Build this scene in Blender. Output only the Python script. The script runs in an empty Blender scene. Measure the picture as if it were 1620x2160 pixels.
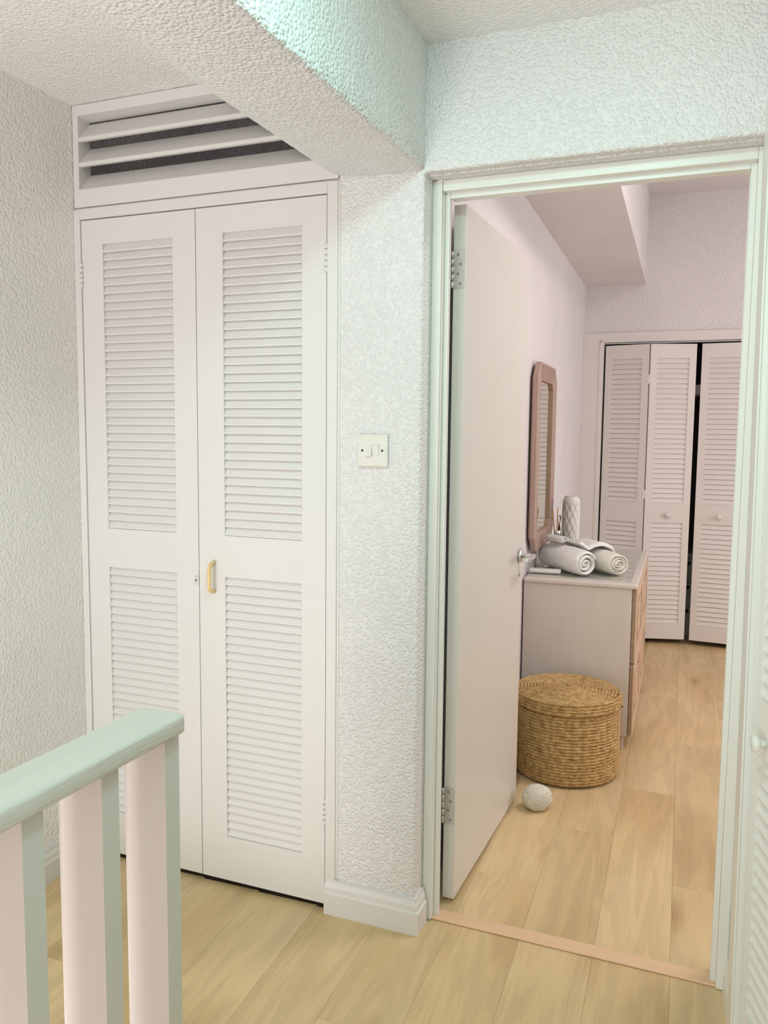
import bpy, bmesh, math, random
from mathutils import Vector, Matrix, noise
random.seed(7)
sc = bpy.context.scene
COL = sc.collection

# ------------------------------------------------------------------ camera
cam = bpy.data.cameras.new('camera')
cam.sensor_fit = 'HORIZONTAL'; cam.sensor_width = 36.0
cam.lens = 36.0 * 1747.12 / 1620.0
cam.clip_start = 0.02
cam_o = bpy.data.objects.new('camera', cam); COL.objects.link(cam_o)
_r = Vector((0.92732, 0.37413, 0.010155)); _u = Vector((-0.045499, 0.08576, 0.995276)); _f = Vector((-0.371493, 0.923402, -0.096549))
_m = Matrix((( _r.x, _u.x, -_f.x, 0.0), (_r.y, _u.y, -_f.y, 0.0), (_r.z, _u.z, -_f.z, 1.34521), (0, 0, 0, 1)))
cam_o.matrix_world = _m
sc.camera = cam_o

# ------------------------------------------------------------------ world, lights, exposure
w = bpy.data.worlds.new('world'); sc.world = w; w.use_nodes = True
w.node_tree.nodes['Background'].inputs[0].default_value = (1.0, 0.965, 0.95, 1)
w.node_tree.nodes['Background'].inputs[1].default_value = 1.36

def area(name, loc, target, sx, sy, power, color):
    l = bpy.data.lights.new(name, 'AREA'); l.shape = 'RECTANGLE'; l.size = sx; l.size_y = sy
    l.energy = power; l.color = color
    o = bpy.data.objects.new(name, l); COL.objects.link(o); o.location = loc
    d = Vector(target) - Vector(loc); o.rotation_euler = d.to_track_quat('-Z', 'Y').to_euler()
    return o
# hall ceiling lamp to the right of the dropped beam (cool white, mint cast)
area('hall_ceiling_lamp', (-0.27, 0.95, 2.25), (-0.48, 1.2, 0.7), 0.22, 0.22, 8.0, (0.52, 1.0, 0.92))
# daylight from the stairwell window behind the viewer on the left
area('stairwell_window_daylight', (-1.3, -1.7, 0.1), (-1.35, 1.9, 2.3), 1.0, 1.6, 47, (1.0, 0.955, 0.95))
# daylight at the bedroom window (right-hand side of the bedroom)
area('bedroom_window_daylight', (2.35, 4.1, 1.45), (-0.6, 3.9, 1.1), 1.7, 1.3, 24, (1.0, 0.935, 0.93))
area('bedroom_fill_light', (0.55, 2.95, 2.70), (0.45, 3.1, 0.0), 0.5, 0.5, 17, (1.0, 0.92, 0.91))  # unseen overhead fill, added to brighten the dresser side, towels and floor

sc.view_settings.view_transform = 'Standard'
sc.view_settings.look = 'None'
sc.view_settings.gamma = 1.0
sc.view_settings.use_curve_mapping = False
sc.view_settings.exposure = 0.03
try:
    sc.cycles.max_bounces = 7; sc.cycles.diffuse_bounces = 4; sc.cycles.glossy_bounces = 3; sc.cycles.transmission_bounces = 5
    sc.cycles.caustics_reflective = False; sc.cycles.caustics_refractive = False
    sc.cycles.use_adaptive_sampling = True; sc.cycles.adaptive_threshold = 0.05
    sc.cycles.use_denoising = True
    sc.cycles.sample_clamp_indirect = 6
except Exception:
    pass

# ------------------------------------------------------------------ frames
AB = math.radians(2.1)           # the bedroom and the floor boards stand 2.1 degrees askew of the landing
CA, SA = math.cos(AB), math.sin(AB)
def bw(x, y, z=0.0):             # bedroom frame -> world
    return Vector((CA*x - SA*y, SA*x + CA*y + 2.1, z))

# ------------------------------------------------------------------ materials
def new_mat(name):
    m = bpy.data.materials.new(name); m.use_nodes = True
    nt = m.node_tree; b = nt.nodes['Principled BSDF']
    return m, nt, b
def N(nt, t, **kw):
    n = nt.nodes.new(t)
    for k, v in kw.items():
        if k in n.inputs: n.inputs[k].default_value = v
        else: setattr(n, k, v)
    return n
def L(nt, a, b): nt.links.new(a, b)
def ramp(nt, stops):
    r = nt.nodes.new('ShaderNodeValToRGB'); e = r.color_ramp.elements
    while len(e) < len(stops): e.new(0.5)
    for i, (p, c) in enumerate(stops):
        e[i].position = p; e[i].color = (c[0], c[1], c[2], 1)
    return r
def coords(nt, sx=1, sy=1, sz=1, rnd=False):
    t = N(nt, 'ShaderNodeTexCoord'); mp = N(nt, 'ShaderNodeMapping'); mp.inputs['Scale'].default_value = (sx, sy, sz)
    src = t.outputs['Object']
    if rnd:
        oi = N(nt, 'ShaderNodeObjectInfo'); mu = N(nt, 'ShaderNodeMath', operation='MULTIPLY'); mu.inputs[1].default_value = 37.0
        L(nt, oi.outputs['Random'], mu.inputs[0])
        ad = N(nt, 'ShaderNodeVectorMath', operation='ADD'); L(nt, src, ad.inputs[0]); L(nt, mu.outputs[0], ad.inputs[1]); src = ad.outputs[0]
    L(nt, src, mp.inputs['Vector']); return mp.outputs['Vector']

def paint(name, col, rough=0.42, bump=0.12, scale=60, var=0.03, aniso=(1, 1, 1), spec=0.5):
    m, nt, b = new_mat(name)
    v = coords(nt, *aniso)
    n = N(nt, 'ShaderNodeTexNoise', Scale=scale, Detail=4.0)
    L(nt, v, n.inputs['Vector'])
    n2 = N(nt, 'ShaderNodeTexNoise', Scale=5.0, Detail=3.0); L(nt, v, n2.inputs['Vector'])
    r = ramp(nt, [(0.3, [c*(1-var) for c in col]), (0.7, [min(1, c*(1+var)) for c in col])])
    L(nt, n2.outputs['Fac'], r.inputs['Fac']); L(nt, r.outputs['Color'], b.inputs['Base Color'])
    bp = N(nt, 'ShaderNodeBump', Strength=bump, Distance=0.002); L(nt, n.outputs['Fac'], bp.inputs['Height'])
    L(nt, bp.outputs['Normal'], b.inputs['Normal'])
    b.inputs['Roughness'].default_value = rough
    b.inputs['Specular IOR Level'].default_value = spec
    return m
def plaster(name, col, scale=85, strength=0.8, dist=0.006, rough=0.6, stretch=(1, 1, 1)):
    m, nt, b = new_mat(name)
    v = coords(nt, *stretch)
    n = N(nt, 'ShaderNodeTexNoise', Scale=scale, Detail=1.5, Roughness=0.45); L(nt, v, n.inputs['Vector'])
    rr = ramp(nt, [(0.34, (0, 0, 0)), (0.70, (0.7, 0.7, 0.7))]); L(nt, n.outputs['Fac'], rr.inputs['Fac'])
    vo = N(nt, 'ShaderNodeTexVoronoi'); vo.inputs['Scale'].default_value = scale*0.72; L(nt, v, vo.inputs['Vector'])
    rv = ramp(nt, [(0.15, (1, 1, 1)), (0.75, (0, 0, 0))]); rv.color_ramp.interpolation = 'EASE'; L(nt, vo.outputs['Distance'], rv.inputs['Fac'])
    mu = N(nt, 'ShaderNodeMath', operation='MULTIPLY_ADD'); L(nt, rv.outputs['Color'], mu.inputs[0]); mu.inputs[1].default_value = 1.6; L(nt, rr.outputs['Color'], mu.inputs[2])
    bp = N(nt, 'ShaderNodeBump', Strength=strength, Distance=dist); L(nt, mu.outputs[0], bp.inputs['Height'])
    L(nt, bp.outputs['Normal'], b.inputs['Normal'])
    n2 = N(nt, 'ShaderNodeTexNoise', Scale=2.2, Detail=3.0); L(nt, v, n2.inputs['Vector'])
    r = ramp(nt, [(0.35, [c*0.97 for c in col]), (0.65, [min(1, c*1.02) for c in col])]); L(nt, n2.outputs['Fac'], r.inputs['Fac'])
    L(nt, r.outputs['Color'], b.inputs['Base Color'])
    b.inputs['Roughness'].default_value = rough
    b.inputs['Specular IOR Level'].default_value = 0.4
    return m
def oak():
    m, nt, b = new_mat('oak_plank')
    v = coords(nt, 1, 1, 1, True)
    def noise_(sx, sy, scale, detail=4, dist=0.0):
        mp = N(nt, 'ShaderNodeMapping'); mp.inputs['Scale'].default_value = (sx, sy, 1); L(nt, v, mp.inputs['Vector'])
        n = N(nt, 'ShaderNodeTexNoise', Scale=scale, Detail=float(detail), Distortion=dist); L(nt, mp.outputs[0], n.inputs['Vector']); return n
    n1 = noise_(12, 1.5, 1.0, 5, 0.7)       # broad figure
    n2 = noise_(160, 6, 1.0, 3)             # fine pores
    n3 = noise_(3.0, 1.0, 1.3, 2)           # cloudy tone
    mp = N(nt, 'ShaderNodeMapping'); mp.inputs['Scale'].default_value = (5.0, 1.7, 1); L(nt, v, mp.inputs['Vector'])
    vo = N(nt, 'ShaderNodeTexVoronoi'); vo.inputs['Scale'].default_value = 1.0; L(nt, mp.outputs[0], vo.inputs['Vector'])
    wv = N(nt, 'ShaderNodeMath', operation='MULTIPLY'); L(nt, n1.outputs['Fac'], wv.inputs[0]); wv.inputs[1].default_value = 26.0
    sn = N(nt, 'ShaderNodeMath', operation='SINE'); L(nt, wv.outputs[0], sn.inputs[0])
    r1 = ramp(nt, [(0.30, (0.61, 0.42, 0.205)), (0.5, (0.72, 0.53, 0.285)), (0.75, (0.76, 0.575, 0.335))]); L(nt, n3.outputs['Fac'], r1.inputs['Fac'])
    mg = N(nt, 'ShaderNodeMix', data_type='RGBA', blend_type='MULTIPLY')
    sg = N(nt, 'ShaderNodeMapRange'); sg.inputs['From Min'].default_value = -1; sg.inputs['From Max'].default_value = 1
    sg.inputs['To Min'].default_value = 0.91; sg.inputs['To Max'].default_value = 1.03; L(nt, sn.outputs[0], sg.inputs['Value'])
    mg.inputs[0].default_value = 1.0; L(nt, r1.outputs['Color'], mg.inputs[6]); L(nt, sg.outputs[0], mg.inputs[7])
    rp = ramp(nt, [(0.30, (0.93, 0.91, 0.88)), (0.46, (1, 1, 1))]); L(nt, n2.outputs['Fac'], rp.inputs['Fac'])
    m2 = N(nt, 'ShaderNodeMix', data_type='RGBA', blend_type='MULTIPLY'); m2.inputs[0].default_value = 1.0
    L(nt, mg.outputs[2], m2.inputs[6]); L(nt, rp.outputs['Color'], m2.inputs[7])
    rk = ramp(nt, [(0.02, (0.50, 0.40, 0.30)), (0.08, (0.78, 0.71, 0.62)), (0.21, (1, 1, 1))]); L(nt, vo.outputs['Distance'], rk.inputs['Fac'])
    m3 = N(nt, 'ShaderNodeMix', data_type='RGBA', blend_type='MULTIPLY'); m3.inputs[0].default_value = 0.8
    L(nt, m2.outputs[2], m3.inputs[6]); L(nt, rk.outputs['Color'], m3.inputs[7])
    oi = N(nt, 'ShaderNodeObjectInfo'); mr = N(nt, 'ShaderNodeMapRange'); mr.inputs['To Min'].default_value = 0.92; mr.inputs['To Max'].default_value = 1.05
    L(nt, oi.outputs['Random'], mr.inputs['Value'])
    m4 = N(nt, 'ShaderNodeMix', data_type='RGBA', blend_type='MULTIPLY'); m4.inputs[0].default_value = 1.0
    L(nt, m3.outputs[2], m4.inputs[6]); L(nt, mr.outputs[0], m4.inputs[7])
    L(nt, m4.outputs[2], b.inputs['Base Color'])
    bp = N(nt, 'ShaderNodeBump', Strength=0.12, Distance=0.001); L(nt, n2.outputs['Fac'], bp.inputs['Height']); L(nt, bp.outputs['Normal'], b.inputs['Normal'])
    b.inputs['Roughness'].default_value = 0.42
    return m
def wood(name, col, dark, axis_scale=(3, 3, 40), rough=0.5):
    m, nt, b = new_mat(name)
    v = coords(nt, *axis_scale)
    n = N(nt, 'ShaderNodeTexNoise', Scale=4.0, Detail=5.0); L(nt, v, n.inputs['Vector'])
    r = ramp(nt, [(0.3, dark), (0.65, col)]); L(nt, n.outputs['Fac'], r.inputs['Fac']); L(nt, r.outputs['Color'], b.inputs['Base Color'])
    bp = N(nt, 'ShaderNodeBump', Strength=0.15, Distance=0.001); L(nt, n.outputs['Fac'], bp.inputs['Height']); L(nt, bp.outputs['Normal'], b.inputs['Normal'])
    b.inputs['Roughness'].default_value = rough
    return m
def metal(name, col, rough=0.3):
    m, nt, b = new_mat(name)
    v = coords(nt); n = N(nt, 'ShaderNodeTexNoise', Scale=120.0, Detail=2.0); L(nt, v, n.inputs['Vector'])
    mr = N(nt, 'ShaderNodeMapRange'); mr.inputs['To Min'].default_value = rough*0.8; mr.inputs['To Max'].default_value = rough*1.3
    L(nt, n.outputs['Fac'], mr.inputs['Value']); L(nt, mr.outputs[0], b.inputs['Roughness'])
    b.inputs['Base Color'].default_value = (*col, 1); b.inputs['Metallic'].default_value = 1.0
    return m
def terry(name, col):
    m, nt, b = new_mat(name)
    v = coords(nt); n = N(nt, 'ShaderNodeTexNoise', Scale=420.0, Detail=3.0); L(nt, v, n.inputs['Vector'])
    n2 = N(nt, 'ShaderNodeTexNoise', Scale=30.0, Detail=3.0); L(nt, v, n2.inputs['Vector'])
    r = ramp(nt, [(0.3, [c*0.93 for c in col]), (0.7, col)]); L(nt, n2.outputs['Fac'], r.inputs['Fac']); L(nt, r.outputs['Color'], b.inputs['Base Color'])
    ad = N(nt, 'ShaderNodeMath', operation='ADD'); L(nt, n.outputs['Fac'], ad.inputs[0]); L(nt, n2.outputs['Fac'], ad.inputs[1])
    bp = N(nt, 'ShaderNodeBump', Strength=0.6, Distance=0.003); L(nt, ad.outputs[0], bp.inputs['Height']); L(nt, bp.outputs['Normal'], b.inputs['Normal'])
    b.inputs['Roughness'].default_value = 0.95; b.inputs['Specular IOR Level'].default_value = 0.1
    try: b.inputs['Sheen Weight'].default_value = 0.3
    except Exception: pass
    return m
def rope(name):
    m, nt, b = new_mat(name)
    v = coords(nt); n = N(nt, 'ShaderNodeTexNoise', Scale=55.0, Detail=4.0); L(nt, v, n.inputs['Vector'])
    n2 = N(nt, 'ShaderNodeTexNoise', Scale=300.0, Detail=2.0); L(nt, v, n2.inputs['Vector'])
    r = ramp(nt, [(0.30, (0.34, 0.19, 0.065)), (0.5, (0.50, 0.315, 0.12)), (0.70, (0.64, 0.45, 0.21))]); L(nt, n.outputs['Fac'], r.inputs['Fac'])
    L(nt, r.outputs['Color'], b.inputs['Base Color'])
    bp = N(nt, 'ShaderNodeBump', Strength=0.4, Distance=0.001); L(nt, n2.outputs['Fac'], bp.inputs['Height']); L(nt, bp.outputs['Normal'], b.inputs['Normal'])
    b.inputs['Roughness'].default_value = 0.75
    return m
def flat(name, col, rough=0.6):
    return paint(name, col, rough, 0.05, 80, 0.02)
def glass(name, col):
    m, nt, b = new_mat(name)
    v = coords(nt); n = N(nt, 'ShaderNodeTexNoise', Scale=20.0); L(nt, v, n.inputs['Vector'])
    mr = N(nt, 'ShaderNodeMapRange'); mr.inputs['To Min'].default_value = 0.01; mr.inputs['To Max'].default_value = 0.03
    L(nt, n.outputs['Fac'], mr.inputs['Value'])
    tr = N(nt, 'ShaderNodeBsdfTransparent'); tr.inputs['Color'].default_value = (*col, 1)
    gl = N(nt, 'ShaderNodeBsdfGlossy'); L(nt, mr.outputs[0], gl.inputs['Roughness'])
    fr = N(nt, 'ShaderNodeFresnel'); fr.inputs['IOR'].default_value = 1.5
    ge = N(nt, 'ShaderNodeNewGeometry'); iv = N(nt, 'ShaderNodeMath', operation='SUBTRACT'); iv.inputs[0].default_value = 1.0; L(nt, ge.outputs['Backfacing'], iv.inputs[1])
    fm = N(nt, 'ShaderNodeMath', operation='MULTIPLY'); L(nt, fr.outputs[0], fm.inputs[0]); L(nt, iv.outputs[0], fm.inputs[1])
    mx = N(nt, 'ShaderNodeMixShader'); L(nt, fm.outputs[0], mx.inputs[0]); L(nt, tr.outputs[0], mx.inputs[1]); L(nt, gl.outputs[0], mx.inputs[2])
    L(nt, mx.outputs[0], nt.nodes['Material Output'].inputs['Surface'])
    return m

M = {}
M['plaster_hall'] = plaster('plaster_hall', (0.785, 0.775, 0.765), 170, 0.50, 0.0038, 0.5)
M['plaster_left'] = plaster('plaster_left', (0.86, 0.84, 0.805), 145, 0.42, 0.0036, 0.27)
M['plaster_ceil'] = plaster('plaster_ceiling', (0.88, 0.85, 0.83), 160, 0.42, 0.0036, 0.5)
M['plaster_bed'] = plaster('plaster_bedroom', (0.81, 0.77, 0.775), 160, 0.4, 0.003, 0.65, (1, 1, 0.6))
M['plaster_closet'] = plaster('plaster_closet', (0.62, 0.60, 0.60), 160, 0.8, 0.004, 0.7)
M['white'] = paint('white_gloss_paint', (0.735, 0.715, 0.69), 0.38, 0.10, 45, 0.015, (1, 1, 0.25))
M['white_frame'] = paint('white_frame_paint', (0.80, 0.80, 0.745), 0.35, 0.14, 40, 0.02, (1, 1, 0.2))
M['door'] = paint('cream_door_paint', (0.73, 0.70, 0.645), 0.36, 0.05, 30, 0.012)
M['bifold'] = paint('bifold_paint', (0.80, 0.755, 0.725), 0.42, 0.06, 40, 0.015)
M['sage'] = paint('sage_paint', (0.67, 0.69, 0.62), 0.45, 0.8, 30, 0.04, (5, 0.35, 5))
M['sage_v'] = paint('sage_paint_upright', (0.66, 0.69, 0.63), 0.45, 0.25, 25, 0.03, (1, 1, 0.2))
M['cream'] = paint('cream_baluster_paint', (0.71, 0.625, 0.565), 0.4, 0.2, 25, 0.03, (1, 1, 0.15))
M['oak'] = oak()
M['subfloor'] = flat('subfloor', (0.16, 0.12, 0.08), 0.8)
M['thresh'] = wood('peach_threshold', (0.80, 0.54, 0.34), (0.76, 0.50, 0.31), (2, 30, 30), 0.5)
M['steel'] = metal('steel', (0.72, 0.73, 0.72), 0.32)
M['screw'] = metal('screw_steel', (0.35, 0.36, 0.34), 0.4)
M['dark'] = flat('dark_hole', (0.02, 0.018, 0.018), 0.8)
M['plastic'] = flat('switch_plastic', (0.74, 0.72, 0.66), 0.35)
M['ivory'] = flat('ivory_plastic', (0.78, 0.58, 0.27), 0.3)
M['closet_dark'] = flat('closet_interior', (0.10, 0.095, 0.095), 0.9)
M['dresser'] = wood('limed_oak_dresser', (0.71, 0.635, 0.575), (0.67, 0.595, 0.535), (4, 4, 1.2), 0.5)
M['dresser_front'] = wood('dresser_drawer_wood', (0.72, 0.53, 0.38), (0.64, 0.45, 0.30), (5, 2, 8), 0.45)
M['dresser_groove'] = wood('dresser_groove', (0.13, 0.05, 0.035), (0.09, 0.03, 0.022), (4, 4, 2), 0.6)
M['mirror_frame'] = wood('mirror_frame_wood', (0.47, 0.325, 0.27), (0.42, 0.285, 0.235), (3, 3, 2), 0.5)
M['mirror_inner'] = wood('mirror_inner_wood', (0.44, 0.29, 0.18), (0.38, 0.24, 0.15), (3, 3, 2), 0.5)
M['mirror'] = metal('mirror_glass', (0.93, 0.94, 0.90), 0.012)
M['rope'] = rope('seagrass_rope')
M['coral'] = flat('coral', (0.80, 0.74, 0.63), 0.8)
M['towel'] = terry('towel_white', (0.95, 0.935, 0.90))
M['towel_c'] = terry('towel_cream', (0.94, 0.905, 0.82))
M['ceramic'] = flat('white_ceramic', (0.80, 0.76, 0.69), 0.55)
M['remote'] = flat('remote_plastic', (0.86, 0.85, 0.81), 0.35)
M['button'] = flat('remote_button', (0.62, 0.61, 0.58), 0.5)
M['reed'] = wood('reed_stick', (0.62, 0.30, 0.10), (0.52, 0.24, 0.07), (4, 4, 1), 0.6)
M['glass'] = glass('clear_glass', (0.975, 0.995, 0.985))
M['amber'] = glass('amber_glass', (0.55, 0.45, 0.38))
M['grey_plastic'] = flat('grey_drawer_plastic', (0.42, 0.42, 0.40), 0.5)

# ------------------------------------------------------------------ mesh helpers
class MB:
    def __init__(s): s.v = []; s.f = []; s.mi = []; s.sm = []
    def add(s, vs, fs, mi=0, smooth=False):
        o = len(s.v); s.v += [tuple(p) for p in vs]
        for f in fs: s.f.append(tuple(o+i for i in f)); s.mi.append(mi); s.sm.append(smooth)
        return s
    def box(s, x0, x1, y0, y1, z0, z1, mi=0, mx=None):
        vs = [(x0,y0,z0),(x1,y0,z0),(x1,y1,z0),(x0,y1,z0),(x0,y0,z1),(x1,y0,z1),(x1,y1,z1),(x0,y1,z1)]
        if mx is not None: vs = [mx @ Vector(p) for p in vs]
        return s.add(vs, [(0,3,2,1),(4,5,6,7),(0,1,5,4),(1,2,6,5),(2,3,7,6),(3,0,4,7)], mi)
    def prism(s, poly, axis, a, b, mi=0):
        # poly: list of 2-D points; axis: 'X','Y','Z' of extrusion
        def P(p, t):
            return {'X': (t, p[0], p[1]), 'Y': (p[0], t, p[1]), 'Z': (p[0], p[1], t)}[axis]
        n = len(poly); vs = [P(p, a) for p in poly] + [P(p, b) for p in poly]
        fs = [tuple(range(n)), tuple(range(2*n-1, n-1, -1))] + [(i, i+n, (i+1) % n+n, (i+1) % n) for i in range(n)]
        return s.add(vs, fs, mi)
    def cyl(s, p0, p1, r0, r1=None, n=20, mi=0, caps=True):
        p0 = Vector(p0); p1 = Vector(p1); r1 = r0 if r1 is None else r1
        d = (p1-p0).normalized(); a = d.orthogonal().normalized(); b = d.cross(a)
        vs = []
        for p, r in ((p0, r0), (p1, r1)):
            for i in range(n):
                t = 2*math.pi*i/n; vs.append(p + a*math.cos(t)*r + b*math.sin(t)*r)
        s.add(vs, [(i, (i+1) % n, (i+1) % n+n, i+n) for i in range(n)], mi, True)
        if caps: s.add(vs, [tuple(range(n-1, -1, -1)), tuple(range(n, 2*n))], mi)
        return s
    def tube(s, pts, r, n=10, mi=0, squash=1.0):
        pts = [Vector(p) for p in pts]; rings = []
        up = None
        for i, p in enumerate(pts):
            t = (pts[min(i+1, len(pts)-1)] - pts[max(i-1, 0)]).normalized()
            if up is None: up = t.orthogonal().normalized()
            up = (up - t*up.dot(t)).normalized(); b = t.cross(up)
            rings.append([p + up*math.cos(2*math.pi*k/n)*r + b*math.sin(2*math.pi*k/n)*r*squash for k in range(n)])
        vs = [q for rg in rings for q in rg]; fs = []
        for i in range(len(rings)-1):
            for k in range(n): fs.append((i*n+k, i*n+(k+1) % n, (i+1)*n+(k+1) % n, (i+1)*n+k))
        s.add(vs, fs, mi, True)
        m = len(vs); s.add(vs, [tuple(range(n-1, -1, -1)), tuple(range(m-n, m))], mi)
        return s
    def lathe(s, prof, c=(0, 0, 0), n=32, mi=0, axis='Z', smooth=True):
        vs = []; c = Vector(c)
        for r, z in prof:
            for k in range(n):
                t = 2*math.pi*k/n; q = (r*math.cos(t), r*math.sin(t), z)
                if axis == 'X': q = (z, r*math.cos(t), r*math.sin(t))
                if axis == 'Y': q = (r*math.sin(t), z, r*math.cos(t))
                vs.append(c + Vector(q))
        fs = [(i*n+k, i*n+(k+1) % n, (i+1)*n+(k+1) % n, (i+1)*n+k) for i in range(len(prof)-1) for k in range(n)]
        s.add(vs, fs, mi, smooth)
        m = len(vs); s.add(vs, [tuple(range(n-1, -1, -1)), tuple(range(m-n, m))], mi)
        return s
    def holed(s, xs, zs, holes, y0, y1, mi=0):
        # slab in the XZ plane between y0 and y1, grid lines xs / zs, cells (i,j) in holes are open
        nx, nz = len(xs), len(zs); idx = lambda i, j, k: (k*nz + j)*nx + i
        vs = [(x, y, z) for y in (y0, y1) for z in zs for x in xs]; fs = []
        solid = lambda i, j: 0 <= i < nx-1 and 0 <= j < nz-1 and (i, j) not in holes
        for i in range(nx-1):
            for j in range(nz-1):
                if not solid(i, j): continue
                fs.append((idx(i,j,0), idx(i+1,j,0), idx(i+1,j+1,0), idx(i,j+1,0)))
                fs.append((idx(i,j,1), idx(i,j+1,1), idx(i+1,j+1,1), idx(i+1,j,1)))
                if not solid(i-1, j): fs.append((idx(i,j,0), idx(i,j+1,0), idx(i,j+1,1), idx(i,j,1)))
                if not solid(i+1, j): fs.append((idx(i+1,j,0), idx(i+1,j,1), idx(i+1,j+1,1), idx(i+1,j+1,0)))
                if not solid(i, j-1): fs.append((idx(i,j,0), idx(i,j,1), idx(i+1,j,1), idx(i+1,j,0)))
                if not solid(i, j+1): fs.append((idx(i,j+1,0), idx(i+1,j+1,0), idx(i+1,j+1,1), idx(i,j+1,1)))
        return s.add(vs, fs, mi)
    def mesh(s, name, mats):
        me = bpy.data.meshes.new(name); me.from_pydata(s.v, [], s.f)
        for m in (mats if isinstance(mats, (list, tuple)) else [mats]): me.materials.append(m)
        me.polygons.foreach_set('material_index', s.mi); me.polygons.foreach_set('use_smooth', s.sm)
        bm = bmesh.new(); bm.from_mesh(me)
        bmesh.ops.remove_doubles(bm, verts=bm.verts, dist=1e-6); bmesh.ops.recalc_face_normals(bm, faces=bm.faces)
        bm.to_mesh(me); bm.free(); me.update()
        return me
    def build(s, name, mats, parent=None, loc=None, rz=0.0, bevel=0.0, seg=2, kind=None):
        return obj(name, s.mesh(name, mats), parent, loc, rz, bevel, seg, kind)

def obj(name, me, parent=None, loc=None, rz=0.0, bevel=0.0, seg=2, kind=None):
    o = bpy.data.objects.new(name, me); COL.objects.link(o)
    if loc is not None: o.location = loc
    if rz: o.rotation_euler = (0, 0, rz)
    if parent is not None: o.parent = parent
    if bevel:
        b = o.modifiers.new('bevel', 'BEVEL'); b.width = bevel; b.segments = seg; b.limit_method = 'ANGLE'; b.angle_limit = math.radians(40)
        b.harden_normals = False
    if kind: o['kind'] = kind
    return o
def tag(o, label, cat, group=None, kind=None):
    o['label'] = label; o['category'] = cat
    if group: o['group'] = group
    if kind: o['kind'] = kind
    return o
def thing(name, loc=(0, 0, 0), rz=0.0):
    o = bpy.data.objects.new(name, None); COL.objects.link(o); o.location = loc; o.rotation_euler = (0, 0, rz)
    o.empty_display_size = 0.05
    return o
S = 'structure'

# ================================================================== STRUCTURE
ZC = 2.285
XL = -1.803
# ---- floor and boards
fl = MB().box(-0.96, 3.0, -0.7, 6.6, -0.05, -0.009).box(-2.0, -0.96, 1.16, 6.6, -0.05, -0.009).build('floor', M['subfloor'])
tag(fl, 'pale oak plank floor running from the landing into the bedroom', 'floor', None, S)
PW = 0.19
def plank(x0, y0, y1):
    L_ = y1 - y0
    mb = MB(); g = 0.0002
    mb.box(-PW/2+g, PW/2-g, g, L_-g, -0.009, 0.0)
    o = mb.build('plank', M['oak'], None, None, 0, 0.0005, 1)
    o.location = bw(x0, y0, 0.0); o.rotation_euler = (0, 0, AB); o.parent = fl
    return o
x = -1.955 + PW/2
row = 0
offs = [0.35, 0.9, 0.12, 0.62, 1.05, 0.3, 0.78, 0.05, 0.5, 0.98, 0.2, 0.66, 1.1, 0.4, 0.85, 0.15]
while x < 1.1:
    x0 = round(x, 4)
    segs = []
    if x0 + PW/2 < -0.70: segs.append((-2.6 if x0 > -0.95 else -0.86, (2.012 - 2.1 - SA*x0)/CA))
    elif x0 < 0.42: segs += [(-2.6, 0.0), (0.0, 4.05)]
    else: segs.append((0.09, 3.6))
    for a, b in segs:
        y = a; first = True
        while y < b - 0.01:
            ln = 1.22 if not first else 0.25 + offs[row % len(offs)]*0.85
            y2 = min(b, y + ln)
            if b - y2 < 0.12: y2 = b
            plank(x0, y, y2); y = y2; first = False
    x += PW; row += 1

# ---- landing walls
wl = MB().box(XL-0.12, XL, -0.6, 2.75, 0, 2.6).build('wall_left', M['plaster_left'])
tag(wl, 'left landing wall in glossy white stippled plaster', 'wall', None, S)

# wall at the end of the landing (pillar + head over the bedroom doorway), one solid L
mb = MB()
DX0, DX1, DZ = -0.706, 0.0765, 1.985
mb.holed([-0.9394, DX0, DX1, 2.75], [0.0, DZ, ZC+0.3], {(1, 0)}, 2.0, 2.165)
wb = mb.build('wall_back', M['plaster_hall'], bevel=0.007, seg=3)
tag(wb, 'white stippled plaster pillar and wall over the bedroom doorway', 'wall', None, S)

# ceiling of the landing with its dropped, sloping beam
ce = MB().box(XL-0.1, 0.6, -0.3, 2.03, ZC, ZC+0.1).build('ceiling', M['plaster_ceil'])
tag(ce, 'white stippled plaster ceiling over the landing', 'ceiling', None, S)
prof = [(-1.42, 2.2885), (-1.365, 2.2875), (-1.342, 2.2865), (-1.328, 2.281), (-1.305, 2.265), (-1.26, 2.232), (-1.20, 2.186), (-1.12, 2.1225), (-1.05, 2.0715),
        (-1.0, 2.036), (-0.965, 2.012), (-0.93, 1.998), (-0.86, 1.991), (-0.78, 1.989), (-0.72, 1.988), (-0.709, 1.990), (-0.706, 1.996),
        (-0.7055, 2.04), (-0.705, 2.12), (-0.703, 2.2), (-0.700, 2.287)]
mb = MB(); ny = 320; y0, y1 = -0.3, 2.002
for j in range(ny+1):
    y = y0 + (y1-y0)*j/ny
    for (px_, pz_) in prof:
        k = noise.noise(Vector((px_*140, y*140, pz_*140)))
        k2 = noise.noise(Vector((px_*60+9, y*70, pz_*60)))
        amp = 0.0032 if pz_ < 2.28 else 0.0
        edge = 1.3 if abs(px_+0.708) < 0.012 and pz_ < 2.02 else 0.35
        mb.v.append((px_ + amp*edge*k, y, pz_ + amp*edge*(k+k2)))
n = len(prof)
for j in range(ny):
    for i in range(n-1):
        mb.f.append((j*n+i, (j+1)*n+i, (j+1)*n+i+1, j*n+i+1)); mb.mi.append(0); mb.sm.append(True)
beam = mb.build('sloping_beam', M['plaster_hall'], ce)
beam['label'] = 'dropped plaster beam with a sloping underside'
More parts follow.
